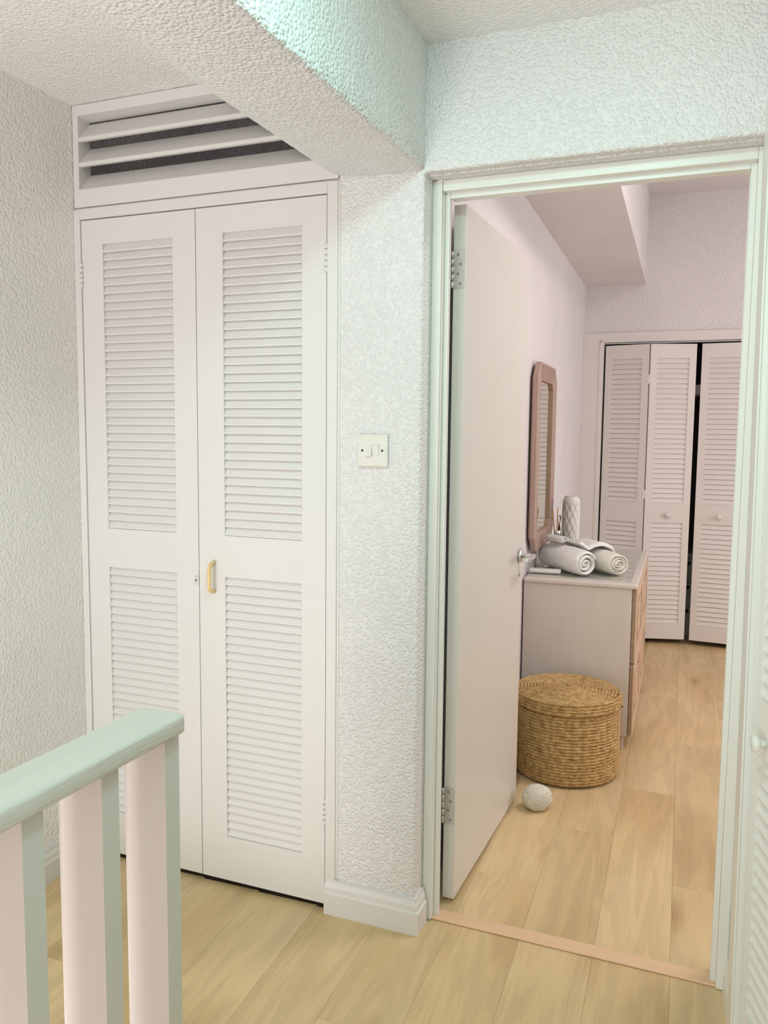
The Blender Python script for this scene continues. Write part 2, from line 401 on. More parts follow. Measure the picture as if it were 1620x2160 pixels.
# closing top so that the beam is a solid
beam_fill = MB().prism([(-1.29, 2.2840), (-0.716, 2.2840), (-0.716, 2.06), (-0.94, 2.065)], 'Y', -0.3, 2.0).build('beam_core', M['plaster_hall'], ce)

# right-hand wall, a few degrees askew, very slightly out of plumb
WR = math.radians(4.5)
wr = thing('wall_right', (0.0790, 2.055, 0.0))
wr.rotation_euler = (0, -0.0088, WR)      # local -Y runs toward the viewer along the wall face at x=0
tag(wr, 'right landing wall holding a louvered cupboard', 'wall', None, S)
MB().box(0.0, 0.14, -0.17, 0.08, 0, 2.33).build('wall_pier', M['plaster_hall'], wr)
MB().box(0.0, 0.14, -1.42, -0.17, 2.0, 2.33).build('wall_head', M['plaster_hall'], wr)
MB().box(0.0, 0.14, -2.65, -1.42, 0, 2.33).build('wall_pier', M['plaster_hall'], wr)
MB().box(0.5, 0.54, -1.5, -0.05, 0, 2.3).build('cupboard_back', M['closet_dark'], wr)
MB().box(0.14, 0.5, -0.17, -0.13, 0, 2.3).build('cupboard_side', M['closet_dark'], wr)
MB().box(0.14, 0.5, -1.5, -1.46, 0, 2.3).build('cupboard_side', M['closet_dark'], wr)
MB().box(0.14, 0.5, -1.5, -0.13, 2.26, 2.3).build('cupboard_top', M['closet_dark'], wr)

# closet shell behind the landing louver doors
wc = MB()
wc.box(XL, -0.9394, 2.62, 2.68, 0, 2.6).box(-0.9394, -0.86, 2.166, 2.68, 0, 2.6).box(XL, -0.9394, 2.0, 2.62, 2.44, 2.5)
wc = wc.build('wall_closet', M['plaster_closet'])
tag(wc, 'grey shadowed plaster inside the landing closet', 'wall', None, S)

# ---- bedroom shell
def bbox(name, x0, x1, y0, y1, z0, z1, mat, parent=None):
    o = MB().box(x0, x1, y0, y1, z0, z1).build(name, mat, parent, None if parent else (0, 2.1, 0), 0 if parent else AB)
    return o
BX0, BX1, BY1 = -0.715, 2.55, 3.46
wbl = bbox('wall_bedroom_left', BX0-0.09, BX0, 0.075, BY1+0.1, 0, 2.9, M['plaster_bed'])
tag(wbl, 'pinkish white bedroom wall behind the mirror', 'wall', None, S)
mb = MB().holed([-0.85, -0.587, 0.60, BX1+0.1], [0, 1.927, 2.9], {(1, 0)}, BY1, BY1+0.1)
wbf = mb.build('wall_bedroom_far', M['plaster_bed'], None, (0, 2.1, 0), AB)
tag(wbf, 'far bedroom wall above the bifold wardrobe', 'wall', None, S)
mb = MB()
mb.box(BX1, BX1+0.1, -0.1, 1.05, 0, 2.9).box(BX1, BX1+0.1, 2.95, BY1+0.1, 0, 2.9).box(BX1, BX1+0.1, 1.05, 2.95, 0, 0.75).box(BX1, BX1+0.1, 1.05, 2.95, 2.15, 2.9)
wbr = mb.build('wall_bedroom_right', M['plaster_bed'], None, (0, 2.1, 0), AB)
tag(wbr, 'bedroom side wall with the window, out of sight to the right', 'wall', None, S)
mb = MB().box(-0.85, -0.345, 0.03, BY1+0.05, ZC, ZC+0.55).box(-0.345, BX1+0.1, 0.03, BY1+0.1, 2.82, 2.9)
cb = mb.build('ceiling_bedroom', M['plaster_bed'], None, (0, 2.1, 0), AB)
tag(cb, 'stepped bedroom ceiling with a lower strip along the left wall', 'ceiling', None, S)
# wardrobe interior
mb = MB()
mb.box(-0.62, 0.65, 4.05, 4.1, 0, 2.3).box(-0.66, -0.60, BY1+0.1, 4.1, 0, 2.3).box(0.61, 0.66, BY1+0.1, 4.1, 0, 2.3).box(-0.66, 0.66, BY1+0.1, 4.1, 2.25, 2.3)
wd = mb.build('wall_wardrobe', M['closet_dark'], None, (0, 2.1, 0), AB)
tag(wd, 'dark inside walls of the bedroom wardrobe', 'wall', None, S)

# ---- skirting boards
def skirt_profile(h=0.098, t=0.017):
    return [(0, 0), (-t, 0), (-t, h*0.62), (-t*0.78, h*0.66), (-t*0.72, h*0.80), (-t*0.45, h*0.92), (-t*0.42, h), (0, h)]
SK = skirt_profile()
def skirt(name, poly_axis_pts, label):
    pass
# back (pillar) skirting: front run + return into the door reveal
mb = MB()
mb.prism([(2.0 + p[0], p[1]) for p in SK], 'X', -0.968, -0.706)
rp = [(DX0 - p[0], p[1]) for p in SK]
mb.prism(rp, 'Y', 2.0, 2.058)
# mitred corner piece
def corner(mb, cx, cy):
    vs = []; n = len(SK)
    for (d, z) in SK: vs.append((cx, cy + d, z))
    for (d, z) in SK: vs.append((cx - d, cy + d, z))
    for (d, z) in SK: vs.append((cx - d, cy, z))
    fs = []
    for i in range(n-1):
        fs.append((i, i+1, n+i+1, n+i)); fs.append((n+i, n+i+1, 2*n+i+1, 2*n+i))
    mb.add(vs, fs)
corner(mb, DX0, 2.0)
o = mb.build('baseboard_back', M['white']); tag(o, 'white moulded skirting wrapped around the pillar foot', 'baseboard', None, S)
mb = MB().prism([(XL - p[0], p[1]) for p in SK], 'Y', -0.6, 2.0)
o = mb.build('baseboard_left', M['white']); tag(o, 'white moulded skirting along the left landing wall', 'baseboard', None, S)
mb = MB().prism([(p[0]*0.6, p[1]*0.92) for p in SK], 'Y', -0.13, 0.02)
mb.build('skirting', M['white_frame'], wr)

# ---- closet door frame (landing)
FT, DT, DB = 1.9876, 1.9554, 0.0185
D0, D1, D2, FR = -1.7792, -1.3796, -0.9735, -0.9394
mb = MB()
mb.box(XL, D0-0.0015, 1.994, 2.06, 0, FT).box(D2+0.0035, FR, 1.994, 2.06, 0, FT).box(D0-0.0015, D2+0.0035, 1.994, 2.06, DT+0.003, FT)
o = mb.build('trim_1', M['white'], bevel=0.002); tag(o, 'white frame around the landing closet doors', 'door frame', None, S)
tr1 = o
MB().box(FR-0.002, FR+0.006, 1.9985, 2.01, 0.10, FT).build('caulk_bead', M['plastic'], tr1)

# ---- bedroom door frame
o0, o1, o2, o3 = -0.706, -0.6796, 0.0521, 0.0765
YF = 2.066; ZI = 1.954; ZO = 1.981
mb = MB()
mb.box(o0, o1, YF, 2.132, 0.002, ZO).box(o2, o3, YF, 2.168, 0.002, ZO).box(o1, o2, YF, 2.168, ZI, ZO)
o = mb.build('trim_2', M['white_frame'], bevel=0.0025); tag(o, 'white painted frame of the open bedroom doorway', 'door frame', None, S)
mb = MB()
mb.box(o1, o1+0.0135, 2.090, 2.103, 0.002, ZI).box(o2-0.0135, o2, 2.090, 2.126, 0.002, ZI).box(o1+0.0135, o2-0.0135, 2.090, 2.126, ZI-0.0135, ZI)
mb.build('door_stop', M['white_frame'], o, bevel=0.0015)
# gap filler above and beside the frame
MB().box(o0, o3, 2.03, YF-0.002, ZO+0.0005, DZ+0.001).build('plaster_bead', M['plaster_hall'], o)

o = MB()
o.box(o1-0.002, o2+0.002, 2.0735, 2.1235, 0.0, 0.006)
o = o.build('threshold_strip', M['thresh'], None, None, 0, 0.003); tag(o, 'peach threshold strip across the bedroom doorway', 'threshold')

# ================================================================== LANDING LOUVER DOORS
def slat_mesh(wid, pitch, th=0.0065, depth=0.0115, y_front=0.002, rise=None):
    # section in YZ: front lower edge at (y_front, 0), back upper edge at (y_front+depth, rise)
    rise = rise if rise else pitch*1.12
    d = Vector((depth, rise)).normalized(); nrm = Vector((-d.y, d.x))
    a = Vector((y_front, 0.0)); b = a + Vector((depth, rise))
    lip = Vector((0.0, th*0.9))
    poly = [a + Vector((0.0012, 0)), a + Vector((0, 0.0014)), a + Vector((0.0, th*0.75)), a + Vector((0.0012, th)) , b + Vector((0, 0.001)), b + Vector((th*0.85, -0.002)), a + Vector((th*0.9, 0.0))]
    mb = MB().prism([(p.x, p.y) for p in poly], 'X', 0, wid)
    return mb.mesh('slat', M['white'])
def louver_door(name, x0, x1, holes_x, panels, z0, z1, y, th, mat, pitch, label, label_extra=None):
    """door leaf standing in the XZ plane, front face at local y=0; things relative to (x0, y, 0)"""
    t = thing(name, (x0, y, 0)); t['kind'] = S; tag(t, label, 'closet door')
    xs = [0, holes_x[0]-x0, holes_x[1]-x0, x1-x0]
    zs = [z0]; hs = set(); j = 0
    for (a, b) in panels:
        zs += [a, b]
    zs.append(z1)
    for i in range(len(panels)): hs.add((1, 2*i+1))
    MB().holed(xs, zs, hs, 0, th).build('door_panel', mat, t)
    wid = holes_x[1]-holes_x[0]
    me = slat_mesh(wid, pitch)
    for (a, b) in panels:
        n = round((b-a)/pitch); p = (b-a)/n
        for k in range(n):
            s = obj('slat', me, t, (holes_x[0]-x0, 0, a + k*p + 0.0005))
        # head board closing the top of the panel behind the first slat
    return t
P_ = 0.0242
dl = louver_door('door_1', D0, D1-0.001, (-1.7024, -1.4566), [(0.1532, 0.9274), (1.0455, 1.8838)], DB, DT, 2.0, 0.03, M['white'], P_,
                 'left leaf of the white louvered closet doors on the landing')
dr = louver_door('door_2', D1+0.0015, D2, (-1.2911, -1.0455), [(0.1532, 0.9272), (1.0460, 1.8843)], DB, DT, 1.9995, 0.03, M['white'], P_,
                 'right leaf of the louvered closet doors, with the ivory handle')
# lift the back of each panel closed so daylight does not leak through
def hinge_small(parent, lx, z0, z1):
    mb = MB(); n = 5; h = (z1-z0)/n
    h0 = None
    for k in range(n):
        mb.cyl((lx, -0.003, z0+k*h+0.0007), (lx, -0.003, z0+(k+1)*h-0.0007), 0.0048, n=14)
    return mb.build('hinge', M['white'], parent)
hinge_small(dr, (D2+0.001)-(D1+0.0015), 1.758, 1.833); hinge_small(dr, (D2+0.001)-(D1+0.0015), 0.250, 0.327)
hinge_small(dl, -0.001, 1.761, 1.836); hinge_small(dl, -0.001, 0.25, 0.326)
# ivory pull handle on the right leaf
hx = -1.3275 - (D1+0.0015)
pts = []
for k in range(9):
    a = math.pi/2*k/8; pts.append((hx, -0.012-0.014*math.sin(a), 0.9665 + 0.0 - 0.014*(1-math.cos(a)) ))
path = [(hx, 0.0, 0.966), (hx, -0.010, 0.966)]
for k in range(1, 8):
    a = math.pi/2*k/7; path.append((hx, -0.010-0.016*math.sin(a), 0.966-0.016*(1-math.cos(a))))
for k in range(1, 6): path.append((hx, -0.026, 0.950-0.050*k/5))
for k in range(1, 8):
    a = math.pi/2*k/7; path.append((hx, -0.026+0.016*(1-math.cos(a)), 0.900-0.016*math.sin(a)))
path.append((hx, 0.0, 0.884))
h = MB().tube(path, 0.0058, 12, squash=1.0).build('pull_handle', M['ivory'], dr); h['label'] = 'ivory plastic pull handle'
# latch on the left leaf
lx = D1-0.001-D0
mb = MB().box(lx-0.011, lx-0.001, -0.003, 0.004, 0.8985, 0.9235).box(lx-0.004, lx-0.0005, -0.002, 0.004, 0.9235, 0.936)
la = mb.build('latch', M['steel'], dl, bevel=0.0015); la['label'] = 'small metal roller latch'
MB().cyl((lx-0.0065, -0.006, 0.911), (lx-0.0065, -0.002, 0.911), 0.0042, n=14).build('roller', M['screw'], la)

# ================================================================== VENT ABOVE THE CLOSET
vt = thing('louvered_vent', (XL, 2.0, 0)); tag(vt, 'white three-slat vent panel above the closet, cut by the sloping beam', 'vent')
vx1 = FR - XL
mb = MB()
mb.holed([0.0015, 0.0215, vx1], [1.9935, 2.0455, 2.2535, 2.2835], {(1, 1)}, -0.003, 0.05)
mb.build('vent_frame', M['white'], vt, bevel=0.0015)
MB().box(0.0015, vx1, 0.006, 0.02, FT+0.0005, 1.9935).build('frame_bead', M['white'], vt)
for zf in (2.182, 2.1111):
    mb = MB()
    poly = [(-0.001, zf), (-0.001, zf+0.0105), (0.047, zf+0.0105+0.0525), (0.0535, zf+0.058), (0.011, zf)]
    mb.prism(poly, 'X', 0.0215, vx1)
    mb.build('slat', M['white'], vt, bevel=0.0008)
MB().prism([(0.0, 2.0455), (0.0, 2.030), (0.053, 2.03), (0.053, 2.095), (0.047, 2.098)], 'X', 0.0215, vx1).build('slat', M['white'], vt)
MB().prism([(-0.002, 2.2535), (0.05, 2.2505), (0.05, 2.27), (-0.002, 2.27)], 'X', 0.0215, vx1).build('head_board', M['white'], vt)

# ================================================================== LIGHT SWITCH
sw = thing('light_switch', (-0.8353, 2.0, 1.296)); tag(sw, 'square white double light switch on the plaster pillar', 'light switch')
MB().box(-0.0425, 0.0425, -0.009, 0.004, -0.042, 0.042).build('face_plate', M['plastic'], sw, bevel=0.003, seg=3)
for k, (xa, xb) in enumerate([(-0.0185, -0.001), (0.0005, 0.018)]):
    tl = 0.0035 if k == 0 else -0.0025
    mb = MB().add([(xa, -0.0085, -0.0145), (xb, -0.0085, -0.0145), (xb, -0.0085, 0.0145), (xa, -0.0085, 0.0145),
                   (xa, -0.0125-tl, -0.0145), (xb, -0.0125-tl, -0.0145), (xb, -0.0125+min(tl, 0.002), 0.0145), (xa, -0.0125+min(tl, 0.002), 0.0145)],
                  [(0, 1, 2, 3), (4, 7, 6, 5), (0, 4, 5, 1), (1, 5, 6, 2), (2, 6, 7, 3), (3, 7, 4, 0)])
    mb.build('rocker', M['plastic'], sw, bevel=0.0008)
for sx in (-0.0287, 0.0275):
    MB().cyl((sx, -0.0096, 0.0), (sx, -0.005, 0.0), 0.0031, n=14).build('screw', M['dark'], sw)

# ================================================================== BEDROOM DOOR
d3 = thing('door_3', (-0.6468, 2.1725, 0), math.radians(-0.9)); d3['kind'] = S
tag(d3, 'plain cream bedroom door standing open against the wall', 'door')
DW, DTH = 0.735, 0.0345
MB().box(-DTH, 0, 0, DW, 0.0125, 1.946).build('door_leaf', M['door'], d3, bevel=0.0015)
def butt_hinge(z0, z1):
    hg = MB().box(-0.0315, -0.0045, -0.0016, 0.001, z0, z1).build('hinge', M['steel'], d3, bevel=0.0004, seg=1)
    hg['label'] = 'steel butt hinge'
    n = 5; h = (z1-z0)/n
    for k in range(n):
        if k % 2 == 0 or True:
            MB().cyl((-0.036, -0.003, z0+k*h+0.0006), (-0.036, -0.003, z0+(k+1)*h-0.0006), 0.0048, n=12).build('knuckle', M['steel'], hg)
    for k in range(4):
        sx = -0.021 if k % 2 == 0 else -0.014; zz = z1 - 0.012 - k*(z1-z0-0.024)/3
        MB().cyl((sx, -0.0022, zz), (sx, 0.0, zz), 0.0042, 0.0045, n=12).build('screw', M['screw'], hg)
butt_hinge(1.729, 1.829); butt_hinge(0.236, 0.341)
# lever handle: rose, neck, lever pointing back toward the hinges
hy, hz = 0.688, 0.916
hd = MB().lathe([(0.0, 0.0), (0.0245, 0.0), (0.0245, 0.009), (0.0235, 0.0105), (0.0, 0.0105)], (0, hy, hz), 28, 0, 'X').build('lever_handle', M['steel'], d3)
hd['label'] = 'brushed steel lever handle'
MB().cyl((0.01, hy, hz), (0.052, hy, hz), 0.0085, n=18).build('neck', M['steel'], hd)
MB().box(0.043, 0.058, hy-0.105, hy+0.010, hz-0.009, hz+0.009).build('lever', M['steel'], hd, bevel=0.004, seg=3)
es = MB().lathe([(0.0, 0.0), (0.011, 0.0), (0.011, 0.002), (0.0, 0.002)], (0, hy+0.004, hz-0.066), 20, 0, 'X').build('keyhole_rose', M['steel'], d3)
MB().box(0.0015, 0.0026, hy+0.002, hy+0.006, hz-0.071, hz-0.061).build('keyhole', M['dark'], es)

# ================================================================== BIFOLD WARDROBE (bedroom far wall)
mb = MB()
mb.box(-0.715, -0.587, BY1-0.018, BY1+0.02, 0, 1.985).box(-0.587, 0.60, BY1-0.018, BY1+0.02, 1.927, 1.985).box(0.60, 0.73, BY1-0.018, BY1+0.02, 0, 1.985)
o = mb.build('trim_3', M['bifold'], None, (0, 2.1, 0), AB, 0.002); tag(o, 'cream casing around the bedroom wardrobe', 'door frame', None, S)
mb = MB().box(-0.612, -0.587, BY1-0.022, BY1-0.017, 0, 1.94).box(-0.612, 0.62, BY1-0.022, BY1-0.017, 1.927, 1.94)
mb.build('casing_bead', M['bifold'], o)
MB().box(-0.587, 0.60, BY1+0.015, BY1+0.04, 1.919, 1.927).build('track', M['steel'], o)

LW = 0.278
bif_slat = None
def bif_slat_mesh(wid, pitch):
    poly = [(0.0035, 0.0), (0.0025, 0.0012), (0.0026, 0.0035), (0.0125, pitch*1.10), (0.0165, pitch*1.06), (0.0085, 0.0)]
    return MB().prism(poly, 'X', 0, wid).mesh('slat', M['bifold'])
BP = 0.0313
bme = bif_slat_mesh(LW-0.084, BP)
def bif_leaf(parent, loc, rz, z0=0.035, z1=1.908, knob_x=None, mid=(0.785, 0.912), top=1.82, bot=0.135, me=None, mat=None, lw=LW, bp=BP):
    mat = mat or M['bifold']
    lf = MB().holed([0, 0.042, lw-0.042, lw], [z0, bot, mid[0], mid[1], top, z1], {(1, 1), (1, 3)}, 0, 0.028).build('door_leaf', mat, parent, loc, rz)
    for (a, b) in ((bot, mid[0]), (mid[1], top)):
        n = round((b-a)/bp); p = (b-a)/n
        for k in range(n): obj('slat', me or bme, lf, (0.042, 0, a+k*p+0.0004))
    if knob_x is not None:
        zk = (mid[0]+mid[1])/2 - 0.012
        MB().lathe([(0.0, 0.0), (0.0085, 0.0), (0.0075, -0.008), (0.009, -0.012), (0.0155, -0.016), (0.0175, -0.021), (0.016, -0.026), (0.009, -0.0275), (0.0075, -0.0285), (0.0, -0.029)],
                   (knob_x, 0, zk), 24, 0, 'Y').build('knob', mat, lf)
    return lf
AF = math.radians(14)
pair1 = thing('door_4', bw(-0.576, BY1+0.010), AB); pair1['kind'] = S
tag(pair1, 'half-folded pair of louvered wardrobe leaves behind the dresser', 'bifold door')
bif_leaf(pair1, (0, 0, 0), -AF)
jx, jy = LW*math.cos(AF)+0.010, -LW*math.sin(AF)
bif_leaf(pair1, (jx, jy, 0), AF, knob_x=0.142)
for zz in (1.69, 0.965, 0.3):
    MB().box(jx-0.012, jx+0.002, jy-0.001, jy+0.004, zz-0.028, zz+0.028).build('hinge', M['bifold'], pair1)
AF2 = math.radians(6)
pair2 = thing('door_5', bw(0.004, BY1+0.008), AB); pair2['kind'] = S
tag(pair2, 'louvered wardrobe leaves to the right of the dark gap', 'bifold door')
bif_leaf(pair2, (0, 0, 0), -AF2, knob_x=0.142)
bif_leaf(pair2, (LW*math.cos(AF2)+0.004, -LW*math.sin(AF2), 0), AF2)

# things inside the wardrobe, seen through the gap
dw = thing('storage_drawers', bw(-0.13, 3.72), AB); tag(dw, 'grey plastic storage drawers glimpsed in the dark wardrobe gap', 'drawers')
MB().box(0, 0.34, 0.005, 0.30, 0.0, 0.56).build('body', M['grey_plastic'], dw, bevel=0.004)
for k, (za, zb) in enumerate([(0.03, 0.205), (0.215, 0.365), (0.375, 0.525)]):
    f_ = MB().box(0.006, 0.334, -0.004, 0.006, za, zb).build('drawer', M['grey_plastic'], dw, bevel=0.004)
    MB().cyl((0.115, -0.0055, zb-0.032), (0.115, -0.001, zb-0.032), 0.013, n=18).build('finger_hole', M['dark'], f_)
sh = MB().box(-0.59, 0.605, 3.62, 4.04, 1.60, 1.665).build('wardrobe_shelf', M['plastic'], None, (0, 2.1, 0), AB); tag(sh, 'pale shelf edge across the inside of the dark wardrobe', 'shelf')

# ================================================================== RIGHT-HAND LOUVERED CUPBOARD
mb = MB().box(-0.013, 0.02, -0.215, -0.118, 0, 2.03).box(-0.013, 0.02, -1.50, -0.215, 1.955, 2.03).box(-0.013, 0.02, -1.50, -1.40, 0, 1.955)
o = mb.build('cupboard_casing', M['white_frame'], wr, bevel=0.002)
MB().box(-0.016, -0.012, -0.216, -0.206, 0, 1.96).build('casing_bead', M['white_frame'], wr)
d6 = thing('door_6', (0, 0, 0)); d6.parent = None
loc6 = Matrix.Translation((0.0790, 2.055, 0)) @ Matrix.Rotation(WR, 4, 'Z') @ Matrix.Rotation(-0.0088, 4, 'Y')
p6 = loc6 @ Vector((0.004, -0.221, 0.0))
d6.location = p6; d6.rotation_euler = (0, -0.0088, math.radians(16.3))
d6['kind'] = S; tag(d6, 'white louvered cupboard leaf at the right edge beside the doorway', 'bifold door')
# leaf built in XZ plane with front at y=0 facing -y, so turn it: local x -> toward the viewer
m6 = MB().prism([(0.0045, 0.0), (0.0035, 0.0012), (0.0038, 0.0045), (0.0205, BP*1.22), (0.0235, BP*1.16), (0.0095, 0.0)], 'X', 0, 0.30-0.06).mesh('slat', M['white_frame'])
lf = MB().holed([0, 0.026, 0.266, 0.30], [0.03, 0.13, 0.70, 0.815, 1.83, 1.93], {(1, 1), (1, 3)}, 0, 0.028).build('door_leaf', M['white_frame'], d6, (0, 0, 0), -math.pi/2)
for (a, b) in ((0.13, 0.70), (0.815, 1.83)):
    n = round((b-a)/BP); p = (b-a)/n
    for k in range(n): obj('slat', m6, lf, (0.026, 0, a+k*p+0.0004))
MB().lathe([(0.0, 0.0), (0.0085, 0.0), (0.0075, -0.008), (0.009, -0.012), (0.0155, -0.016), (0.0175, -0.021), (0.016, -0.026), (0.009, -0.0275), (0.0, -0.029)],
           (0.070, 0, 0.735), 24, 0, 'Y').build('knob', M['white_frame'], lf)

# ================================================================== BANISTER
bn = thing('banister', (0, 0, 0)); tag(bn, 'sage green banister rail with flat cream-faced balusters in the foreground', 'banister')
prof_r = []
x0, x1, z0, z1, rr = -0.941, -0.8455, 0.8155, 0.8505, 0.009
for (cx, cz, a0) in ((x1-rr, z1-rr, 0), (x0+rr, z1-rr, 90), (x0+rr, z0+rr*0.6, 180), (x1-rr, z0+rr*0.6, 270)):
    for k in range(5):
        a = math.radians(a0+22.5*k); prof_r.append((cx+rr*math.cos(a), cz+(rr if a0 < 180 else rr*0.6)*math.sin(a)))
mb = MB(); ys = [-0.25+0.035*i for i in range(40)] + [1.125, 1.15, 1.168, 1.1765, 1.180]
n = len(prof_r)
for j, y in enumerate(ys):
    sc_ = 1.0 if j < len(ys)-2 else (0.985 if j == len(ys)-2 else 0.93)
    for (px_, pz_) in prof_r:
        k = noise.noise(Vector((px_*30, y*5, pz_*30)))*0.0007
        mb.v.append(((px_+0.893)*sc_-0.893+k, y, (pz_-0.834)*sc_+0.834+k))
for j in range(len(ys)-1):
    for i in range(n): mb.f.append((j*n+i, j*n+(i+1) % n, (j+1)*n+(i+1) % n, (j+1)*n+i)); mb.mi.append(0); mb.sm.append(True)
mb.f.append(tuple(range(n))); mb.mi.append(0); mb.sm.append(False)
mb.f.append(tuple(range((len(ys)-1)*n, len(ys)*n))); mb.mi.append(0); mb.sm.append(False)
mb.build('handrail', M['sage'], bn)
def baluster_mesh():
    # wide cream face looks toward the viewer (-y), sage narrow faces
    xa, xb, ya, yb, r = -0.9535, -0.8610, 0.0, 0.0395, 0.010
    pts = []
    def arc(cx, cy, a0, a1, m=5):
        for k in range(m): a = math.radians(a0+(a1-a0)*k/(m-1)); pts.append((cx+r*math.cos(a), cy+r*math.sin(a)))
    pts.append((xb, ya)); pts.append((xb, yb)); arc(xa+r, yb-r, 90, 180); arc(xa+r, ya+r, 180, 270)
    mb = MB(); n = len(pts); vs = [(p[0], p[1], 0.0) for p in pts] + [(p[0], p[1], 0.822) for p in pts]
    for i in range(n):
        j = (i+1) % n; mi = 1 if i == 0 else 0
        mb.add([vs[i], vs[j], vs[j+n], vs[i+n]], [(0, 1, 2, 3)], mi, 2 <= i < n-1)
    mb.add([vs[i] for i in range(n)], [tuple(range(n))], 0); mb.add([vs[i+n] for i in range(n)], [tuple(range(n))], 0)
    return mb.mesh('baluster', [M['cream'], M['sage_v']])
bme_ = baluster_mesh()
for k in range(9):
    obj('baluster', bme_, bn, (0, 1.1405-0.1585*k, 0))

# ================================================================== DRESSER
dz = thing('dresser', bw(0, 0), AB); tag(dz, 'low limed-oak dresser with reeded drawer fronts under the mirror', 'dresser')
DXa, DXb, DYa, DYb = -0.709, -0.2545, 1.462, 2.545
MB().box(DXa, DXb, DYa, DYb, 0.066, 0.700).build('body', M['dresser'], dz, bevel=0.002)
MB().box(DXa, -0.2335, DYa-0.008, DYb+0.008, 0.700, 0.7215).build('table_top', M['dresser'], dz, bevel=0.007, seg=3)
for (fa, fb) in ((DYa+0.012, DYa+0.07), (DYb-0.07, DYb-0.012)):
    for (xa, xb) in ((-0.70, -0.645), (-0.345, -0.272)):
        ft = MB().box(xa, xb, fa, fb, 0.0, 0.066)
        for k in range(9): ft.box(xa+0.002, xb-0.001, fa-0.002, fa+0.001, 0.004+k*0.0068, 0.0076+k*0.0068)
        ft.build('foot', M['dresser'], dz)
zr = [(0.066, 0.378), (0.386, 0.698)]
yr = [(DYa+0.001, DYa+0.535), (DYa+0.548, DYb-0.001)]
for (za, zb) in zr:
    for (ya, yb) in yr:
        dwr = MB().box(DXb+0.001, DXb+0.0032, ya, yb, za, zb)
        # reeded slab: thin laths with dark grooves between them, set one over another
        dwr = dwr.build('drawer', M['dresser_groove'], dz)
        for k in range(4):
            a = DXb+0.0030+k*0.0038
            MB().box(a, a+0.0022, ya, yb, za, zb).build('lath', M['dresser_front'], dwr, bevel=0.0008, seg=1)
            MB().box(a+0.0022, a+0.0038, ya+0.004, yb-0.004, za+0.003, zb-0.003).build('groove', M['dresser_groove'], dwr)
        xo = DXb+0.0160
        MB().box(xo, xo+0.0025, ya+0.03, yb-0.03, za+0.03, zb-0.03).build('recess', M['mirror_inner'], dwr)
        fr = MB()
        # raised rim and central panel: recessed channel between them
        fr.box(xo, xo+0.0055, ya, ya+0.06, za, zb).box(xo, xo+0.0055, yb-0.06, yb, za, zb)
        fr.box(xo, xo+0.0055, ya+0.06, yb-0.06, za, za+0.05).box(xo, xo+0.0055, ya+0.06, yb-0.06, zb-0.05, zb)
        fr.build('drawer_rim', M['dresser_front'], dwr, bevel=0.0015)
        MB().box(xo, xo+0.0055, ya+0.165, yb-0.165, za+0.085, zb-0.085).build('drawer_panel', M['dresser_front'], dwr, bevel=0.002)

gt = MB().box(-0.706, -0.261, 1.492, 2.515, 0.7225, 0.7275).build('glass_sheet', M['glass'], None, (0, 2.1, 0), AB, 0.0008)
tag(gt, 'clear glass sheet lying on top of the dresser', 'glass top')
ZG = 0.728

# ================================================================== MIRROR
mr_ = thing('wall_mirror', bw(BX0, 1.78, 1.2385), AB); tag(mr_, 'tall eight-sided wall mirror in a pinkish wooden frame above the dresser', 'mirror')
HY, HZ, CH = 0.268, 0.418, 0.062
def octo(hy, hz, ch): return [(-hy+ch, -hz), (hy-ch, -hz), (hy, -hz+ch), (hy, hz-ch), (hy-ch, hz), (-hy+ch, hz), (-hy, hz-ch), (-hy, -hz+ch)]
out = octo(HY, HZ, CH); ob = octo(HY-0.012, HZ-0.012, CH); inn = octo(HY-0.085, HZ-0.078, 0.03); inb = octo(HY-0.087, HZ-0.080, 0.03)
mb = MB(); n = 8
rings = [[(0.008, *p) for p in ob], [(0.016, *p) for p in out], [(0.036, *p) for p in out], [(0.040, *p) for p in octo(HY-0.006, HZ-0.006, CH)], [(0.034, *p) for p in inn]]
for i in range(len(rings)-1):
    mb.add(rings[i]+rings[i+1], [(k, (k+1) % n, (k+1) % n+n, k+n) for k in range(n)], 0)
mb.add([(0.034, *p) for p in inn]+[(0.0215, *p) for p in inb], [(k, (k+1) % n, (k+1) % n+n, k+n) for k in range(n)], 1)
mb.add([(0.008, *p) for p in ob]+[(0.008, *p) for p in inb], [(k, (k+1) % n, (k+1) % n+n, k+n) for k in range(n)], 0)
mb.build('frame', [M['mirror_frame'], M['mirror_inner']], mr_, (0, 0, 0))
# reeding across the head and foot of the frame
for sgn in (1, -1):
    for k in range(9):
        zc = HZ-0.010-k*0.0074
        wy = min(HY-0.014, HY-CH+(HZ-0.006-zc)*1.0)
        a = 0.0395 - 0.006*(k/9.0)
        mb = MB().box(a-0.004, a+0.0022, -wy+0.004, wy-0.004, min(sgn*zc, sgn*(zc-0.0044)), max(sgn*zc, sgn*(zc-0.0044)))
        mb.build('reed', M['mirror_frame'], mr_, bevel=0.001, seg=1)
MB().add([(0.0225, *p) for p in inb], [tuple(range(8))]).add([(0.0185, *p) for p in inb], [tuple(range(7, -1, -1))]).build('mirror_glass', M['mirror'], mr_)
MB().box(-0.001, 0.010, -0.20, 0.20, -0.33, 0.33).build('backing', M['dark'], mr_)

